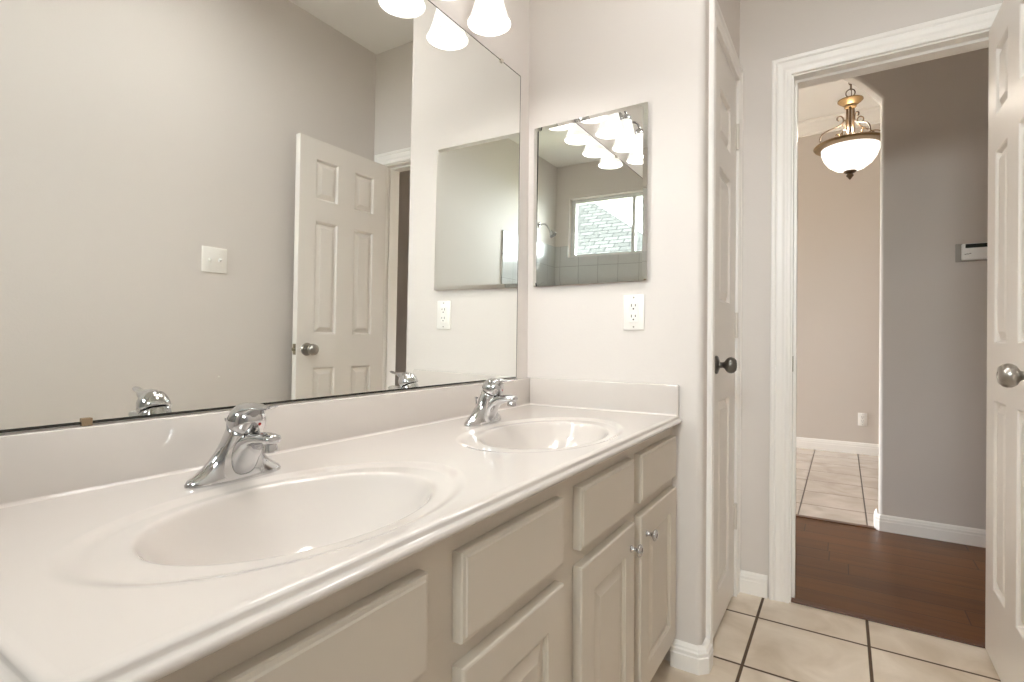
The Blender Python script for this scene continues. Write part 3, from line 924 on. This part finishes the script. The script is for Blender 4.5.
outlet((0.4045, Y1, 1.1045), 0, 'white duplex outlet on the end wall under the small mirror')
outlet((1.138, YD, 0.315), 0, 'white outlet low on the dining wall beyond the doorway')

sw = empty('light_switch', (W, 1.335, 1.345), -PI / 2)
tag(sw, 'white double toggle switch plate on the bare right wall, seen in the mirror', 'light switch')
bm = bmesh.new(); box(bm, -0.058, 0.058, -0.0060, -0.0002, -0.058, 0.058, bevel=0.0025)
link('plate', bm, M['plate'], sw, smooth=True, angle=0.7)
for s in (-1, 1):
    bm = bmesh.new()
    rot = Matrix.Translation((0.023 * s, -0.006, 0)) @ Matrix.Rotation(math.radians(24 * s), 4, 'X')
    box(bm, -0.0048, 0.0048, -0.013, 0.003, -0.005, 0.005, bevel=0.0012, M4=rot)
    link('toggle', bm, M['plate'], sw)
    for t in (-1, 1):
        bm = bmesh.new(); lathe(bm, [(0, 0), (0.003, 0), (0.0028, 0.0008), (0, 0.001)], 12, (0.023 * s, -0.0058, 0.030 * t), '-y')
        link('screw', bm, M['plate'], sw, smooth=True, angle=0.7)

# white plastic wall anchor left in the right wall
bm = bmesh.new(); lathe(bm, [(0, 0), (0.0042, 0), (0.004, 0.002), (0.002, 0.0028), (0, 0.002)], 14, (W, 1.365, 0.80), '-x')
tag(link('wall_anchor', bm, M['plate'], smooth=True), 'tiny white plastic anchor in the right wall, below the switch plate', 'wall anchor')

# ------------------------------------------------------------------ vanity light bar
vl = empty('vanity_light', (0, 0.98, 2.12))
tag(vl, 'vanity light bar with white bell glass shades above the big mirror', 'vanity light')
bm = bmesh.new(); box(bm, 0.0005, 0.022, 0.58, 1.38, 2.085, 2.185, bevel=0.006)
mpart('backplate', bm, M['chrome'], vl, smooth=True, angle=0.5)
SX, SZ = 0.093, 1.947
for yy in (0.68, 0.88, 1.08, 1.28):
    bm = bmesh.new()
    tube(bm, spline([(0.02, yy, 2.125), (0.045, yy, 2.15), (0.075, yy, 2.145), (SX, yy, 2.115), (SX, yy, 2.085)], 6), 0.006, 10)
    lathe(bm, [(0.0, 2.108), (0.012, 2.108), (0.024, 2.098), (0.028, 2.085), (0.028, 2.074), (0.0, 2.074)], 24, (SX, yy, 0), 'z')
    ar = mpart('arm', bm, M['chrome'], vl, smooth=True, angle=0.7)
    bm = bmesh.new()
    outp = [(0.028, 2.078), (0.031, 2.060), (0.0355, 2.040), (0.041, 2.018), (0.047, 1.995), (0.054, 1.972), (0.060, 1.957), (0.0655, 1.947)]
    inp = [(r - 0.003, z + 0.0006) for r, z in outp[::-1]]
    lathe(bm, outp + inp, 36, (SX, yy, 0), 'z', close=True)
    sh = mpart('shade', bm, M['shade'], vl, smooth=True)
    sh['label'] = 'glowing white bell glass shade'
    bm = bmesh.new()
    bmesh.ops.create_uvsphere(bm, u_segments=20, v_segments=12, radius=0.022, matrix=Matrix.Translation((SX, yy, 2.022)) @ Matrix.Diagonal((1, 1, 1.25, 1)))
    bb = link('bulb', bm, M['bulb'], sh, smooth=True)
    point('bulb_light', (SX, yy, 1.975), BULB_W, (1.0, 0.975, 0.95), 0.02)

# ------------------------------------------------------------------ unseen overhead fixture, added to brighten the bathroom
cl = empty('added_fill_light', (0.78, 1.02, ZC))
tag(cl, 'round overhead fill light, added unseen above the bathroom floor', 'ceiling light')
bm = bmesh.new(); lathe(bm, [(0.0, -0.0005), (0.165, -0.0005), (0.168, -0.006), (0.168, -0.070), (0.164, -0.074), (0.152, -0.074), (0.150, -0.060), (0.0, -0.060)], 40, (0, 0, 0), 'z')
link('drum', bm, M['nickel'], cl, smooth=True, angle=0.6)
bm = bmesh.new(); lathe(bm, [(0.149, -0.060), (0.149, -0.066), (0.120, -0.0705), (0.080, -0.073), (0.040, -0.0745), (0.0, -0.075)], 40, (0, 0, 0), 'z')
link('lens', bm, M['fill_lens'], cl, smooth=True, angle=1.2)

# ------------------------------------------------------------------ shower head on the right wall
shw = empty('shower_head', (W - 0.012, -1.06, 2.10))
tag(shw, 'chrome shower head on a bent arm over the tiled tub wall', 'shower head')
bm = bmesh.new(); lathe(bm, [(0, 0), (0.030, 0), (0.028, 0.006), (0.014, 0.012), (0, 0.012)], 24, (W - 0.0005, -1.06, 2.10), '-x')
mpart('flange', bm, M['chrome'], shw, smooth=True, angle=0.7)
bm = bmesh.new()
tube(bm, spline([(W - 0.008, -1.06, 2.10), (W - 0.05, -1.06, 2.105), (W - 0.085, -1.06, 2.085), (W - 0.125, -1.06, 2.03)], 6), 0.0085, 12)
mpart('arm', bm, M['chrome'], shw, smooth=True, angle=0.8)
bm = bmesh.new()
lathe(bm, [(0.0, -0.012), (0.011, -0.012), (0.013, 0.004), (0.016, 0.010), (0.030, 0.038), (0.036, 0.050), (0.034, 0.056), (0.0, 0.054)], 28, (0, 0, 0), 'z')
R4 = Matrix.Translation((W - 0.122, -1.06, 2.034)) @ Matrix.Rotation(math.radians(180 + 36), 4, 'Y')
for v_ in bm.verts: v_.co = R4 @ v_.co
mpart('head', bm, M['chrome'], shw, smooth=True, angle=0.7)

# ------------------------------------------------------------------ bathroom window and the roof beyond
bm = bmesh.new()
fr = 0.045
yw0, yw1 = YB - 0.105, YB - 0.055
for b in ((WX0, WX0 + fr, yw0, yw1, WZ0, WZ1), (WX1 - fr, WX1, yw0, yw1, WZ0, WZ1), (WX0 + fr, WX1 - fr, yw0, yw1, WZ0, WZ0 + 0.035), (WX0 + fr, WX1 - fr, yw0, yw1, WZ1 - 0.035, WZ1)):
    box(bm, *b, bevel=0.003)
wn = structure(link('window_1', bm, M['sash']))
bm = bmesh.new(); box(bm, 0.700, 0.732, yw0 - 0.002, yw1 + 0.004, WZ0 + 0.035, WZ1 - 0.035, bevel=0.003)
structure(link('mullion', bm, M['sash'], wn))
for a, b in ((WX0 + fr, 0.700), (0.732, WX1 - fr)):
    bm = bmesh.new(); box(bm, a, b, YB - 0.084, YB - 0.080, WZ0 + 0.035, WZ1 - 0.035)
    structure(link('pane', bm, M['glass'], wn))
# neighbouring roof slope seen through the glass
bm = bmesh.new()
rp = [(0.566, -6.0, 1.87), (9.0, -6.0, 1.87), (9.0, -8.0, 3.645), (9.0, -10.0, 5.42), (5.84, -10.0, 5.42)]
slab = [bm.verts.new(p) for p in rp]
low = [bm.verts.new((x, y, z - 0.15)) for x, y, z in rp]
bm.faces.new(slab); bm.faces.new(low[::-1])
for i in range(5): bm.faces.new((slab[i], low[i], low[(i + 1) % 5], slab[(i + 1) % 5]))
structure(link('roof_outside', bm, M['shingle']))
bm = bmesh.new(); box(bm, -40, 40, -40, 40, -0.5, -0.4)
structure(link('ground_outside', bm, mat('lawn_and_earth', rgb(120, 116, 96), 0.95, var=0.3, var_scale=2)))
# unseen dining room window, added to bring in daylight
bm = bmesh.new()
for b in ((-3.29, -3.24, DW[0], DW[0] + .05, DW[2], DW[3]), (-3.29, -3.24, DW[1] - .05, DW[1], DW[2], DW[3]), (-3.29, -3.24, DW[0] + .05, DW[1] - .05, DW[2], DW[2] + .05), (-3.29, -3.24, DW[0] + .05, DW[1] - .05, DW[3] - .05, DW[3]), (-3.29, -3.24, 4.88, 4.92, DW[2] + .05, DW[3] - .05)):
    box(bm, *b)
structure(link('added_window_2', bm, M['sash']))

# ------------------------------------------------------------------ thermostat in the hall
th = empty('thermostat', (1.56, YH, 1.465))
tag(th, 'small white thermostat with a dark screen on the grey hall wall', 'thermostat')
bm = bmesh.new(); box(bm, 1.465, 1.655, YH - 0.004, YH - 0.0003, 1.420, 1.512, bevel=0.002)
mpart('wall_plate', bm, M['grey'], th)
bm = bmesh.new(); box(bm, 1.487, 1.635, YH - 0.030, YH - 0.004, 1.426, 1.508, bevel=0.004)
mpart('housing', bm, M['shell'], th, smooth=True, angle=0.6)
bm = bmesh.new(); box(bm, 1.500, 1.622, YH - 0.0312, YH - 0.028, 1.485, 1.505, bevel=0.0008)
k = mpart('screen', bm, M['lcd'], th); k['label'] = 'dark display strip'
bm = bmesh.new()
for x0_, x1_, z0_, z1_ in ((1.497, 1.503, 1.4525, 1.4555), (1.504, 1.509, 1.454, 1.457), (1.510, 1.514, 1.4535, 1.4565), (1.515, 1.522, 1.456, 1.459)):
    box(bm, x0_, x1_, YH - 0.0306, YH - 0.0298, z0_, z1_)
mpart('logo', bm, M['dark'], th)

# ------------------------------------------------------------------ pendant lamp in the dining room
PX, PY = 1.018, 4.15
PZ = 2.300           # bowl rim height
pl = empty('pendant_lamp', (PX, PY, PZ))
tag(pl, 'antique gold pendant lamp with scrolls and a lit glass bowl beyond the doorway', 'pendant lamp')
def ppart(name, bm, material, **k):
    return link(name, bm, material, pl, **k)
bm = bmesh.new()
lathe(bm, [(0.0, 0.0), (0.150, 0.0), (0.205, 0.012), (0.213, 0.022), (0.205, 0.031), (0.180, 0.040), (0.110, 0.060), (0.050, 0.070), (0.0, 0.072)], 48, (0, 0, 0), 'z')
ppart('rim', bm, M['bronze'], smooth=True, angle=0.6)
bm = bmesh.new()
lathe(bm, [(0.168, 0.001), (0.164, -0.030), (0.150, -0.068), (0.125, -0.104), (0.086, -0.134), (0.042, -0.150), (0.0, -0.153)], 48, (0, 0, 0), 'z')
k = ppart('bowl', bm, M['bowl'], smooth=True, angle=1.2); k['label'] = 'glowing white glass bowl'
bm = bmesh.new()
lathe(bm, [(0.0, -0.146), (0.036, -0.147), (0.038, -0.155), (0.026, -0.164), (0.014, -0.168), (0.021, -0.175), (0.022, -0.182), (0.012, -0.194), (0.004, -0.206), (0.0, -0.207)], 24, (0, 0, 0), 'z')
ppart('finial', bm, M['bronze_dark'], smooth=True, angle=0.8)
for i in range(3):
    a = 2 * PI * i / 3 + 0.5
    bm = bmesh.new()
    x_, y_ = 0.020 * math.cos(a), 0.020 * math.sin(a)
    tube(bm, [(x_, y_, 0.065), (x_, y_, 0.16), (x_, y_, 0.272)], 0.0075, 10)
    ppart('stem', bm, M['bronze_dark'], smooth=True, angle=0.8)
bm = bmesh.new()
lathe(bm, [(0.0, 0.268), (0.030, 0.268), (0.036, 0.275), (0.030, 0.282), (0.040, 0.288), (0.064, 0.306), (0.074, 0.316), (0.073, 0.322), (0.050, 0.327), (0.014, 0.332), (0.010, 0.344), (0.0, 0.346)], 32, (0, 0, 0), 'z')
ppart('cap', bm, M['bronze'], smooth=True, angle=0.6)
for i in range(4):
    a = 2 * PI * i / 4 + 0.55
    bm = bmesh.new()
    pts = [(0.196, 0.028), (0.199, 0.060), (0.180, 0.095), (0.140, 0.120), (0.090, 0.140), (0.052, 0.165), (0.046, 0.195), (0.064, 0.214), (0.085, 0.205), (0.086, 0.188), (0.074, 0.184)]
    tube(bm, spline([(r * math.cos(a), r * math.sin(a), z) for r, z in pts], 6), 0.0042, 8)
    ppart('scroll', bm, M['bronze_dark'], smooth=True)
    bm = bmesh.new()
    pts = [(0.190, 0.032), (0.170, 0.070), (0.130, 0.085), (0.090, 0.078), (0.066, 0.095), (0.072, 0.115), (0.086, 0.110)]
    a2 = a + PI / 4
    tube(bm, spline([(r * math.cos(a2), r * math.sin(a2), z) for r, z in pts], 6), 0.0036, 8)
    ppart('scroll', bm, M['bronze'], smooth=True)
# loop and chain up to the ceiling
bm = bmesh.new()
tube(bm, [(0.026 * math.cos(t), 0, 0.368 + 0.026 * math.sin(t)) for t in [2 * PI * k / 20 for k in range(21)]], 0.0035, 8)
ppart('loop', bm, M['bronze_dark'], smooth=True)
bm = bmesh.new()
z = 0.391; i = 0
while PZ + z + 0.03 < ZD - 0.03:
    pts = []
    for k in range(15):
        t = 2 * PI * k / 14
        a_, b_ = 0.0095 * math.cos(t), 0.021 * math.sin(t)
        pts.append((a_, 0, z + 0.019 + b_) if i % 2 else (0, a_, z + 0.019 + b_))
    tube(bm, pts, 0.0028, 6)
    z += 0.033; i += 1
tube(bm, [(0.006, 0.004, 0.335), (0.005, -0.004, 0.6), (0.004, 0.004, ZD - PZ - 0.02)], 0.0025, 6)
ppart('chain', bm, M['bronze_dark'], smooth=True)
bm = bmesh.new()
lathe(bm, [(0.0, ZD - PZ), (0.062, ZD - PZ - 0.0005), (0.060, ZD - PZ - 0.010), (0.030, ZD - PZ - 0.028), (0.010, ZD - PZ - 0.034), (0.0, ZD - PZ - 0.034)], 28, (0, 0, 0), 'z')
ppart('canopy', bm, M['bronze'], smooth=True, angle=0.7)
point('pendant_light', (PX, PY, PZ + 0.13), PENDANT_W, (1.0, 0.90, 0.78), 0.06)
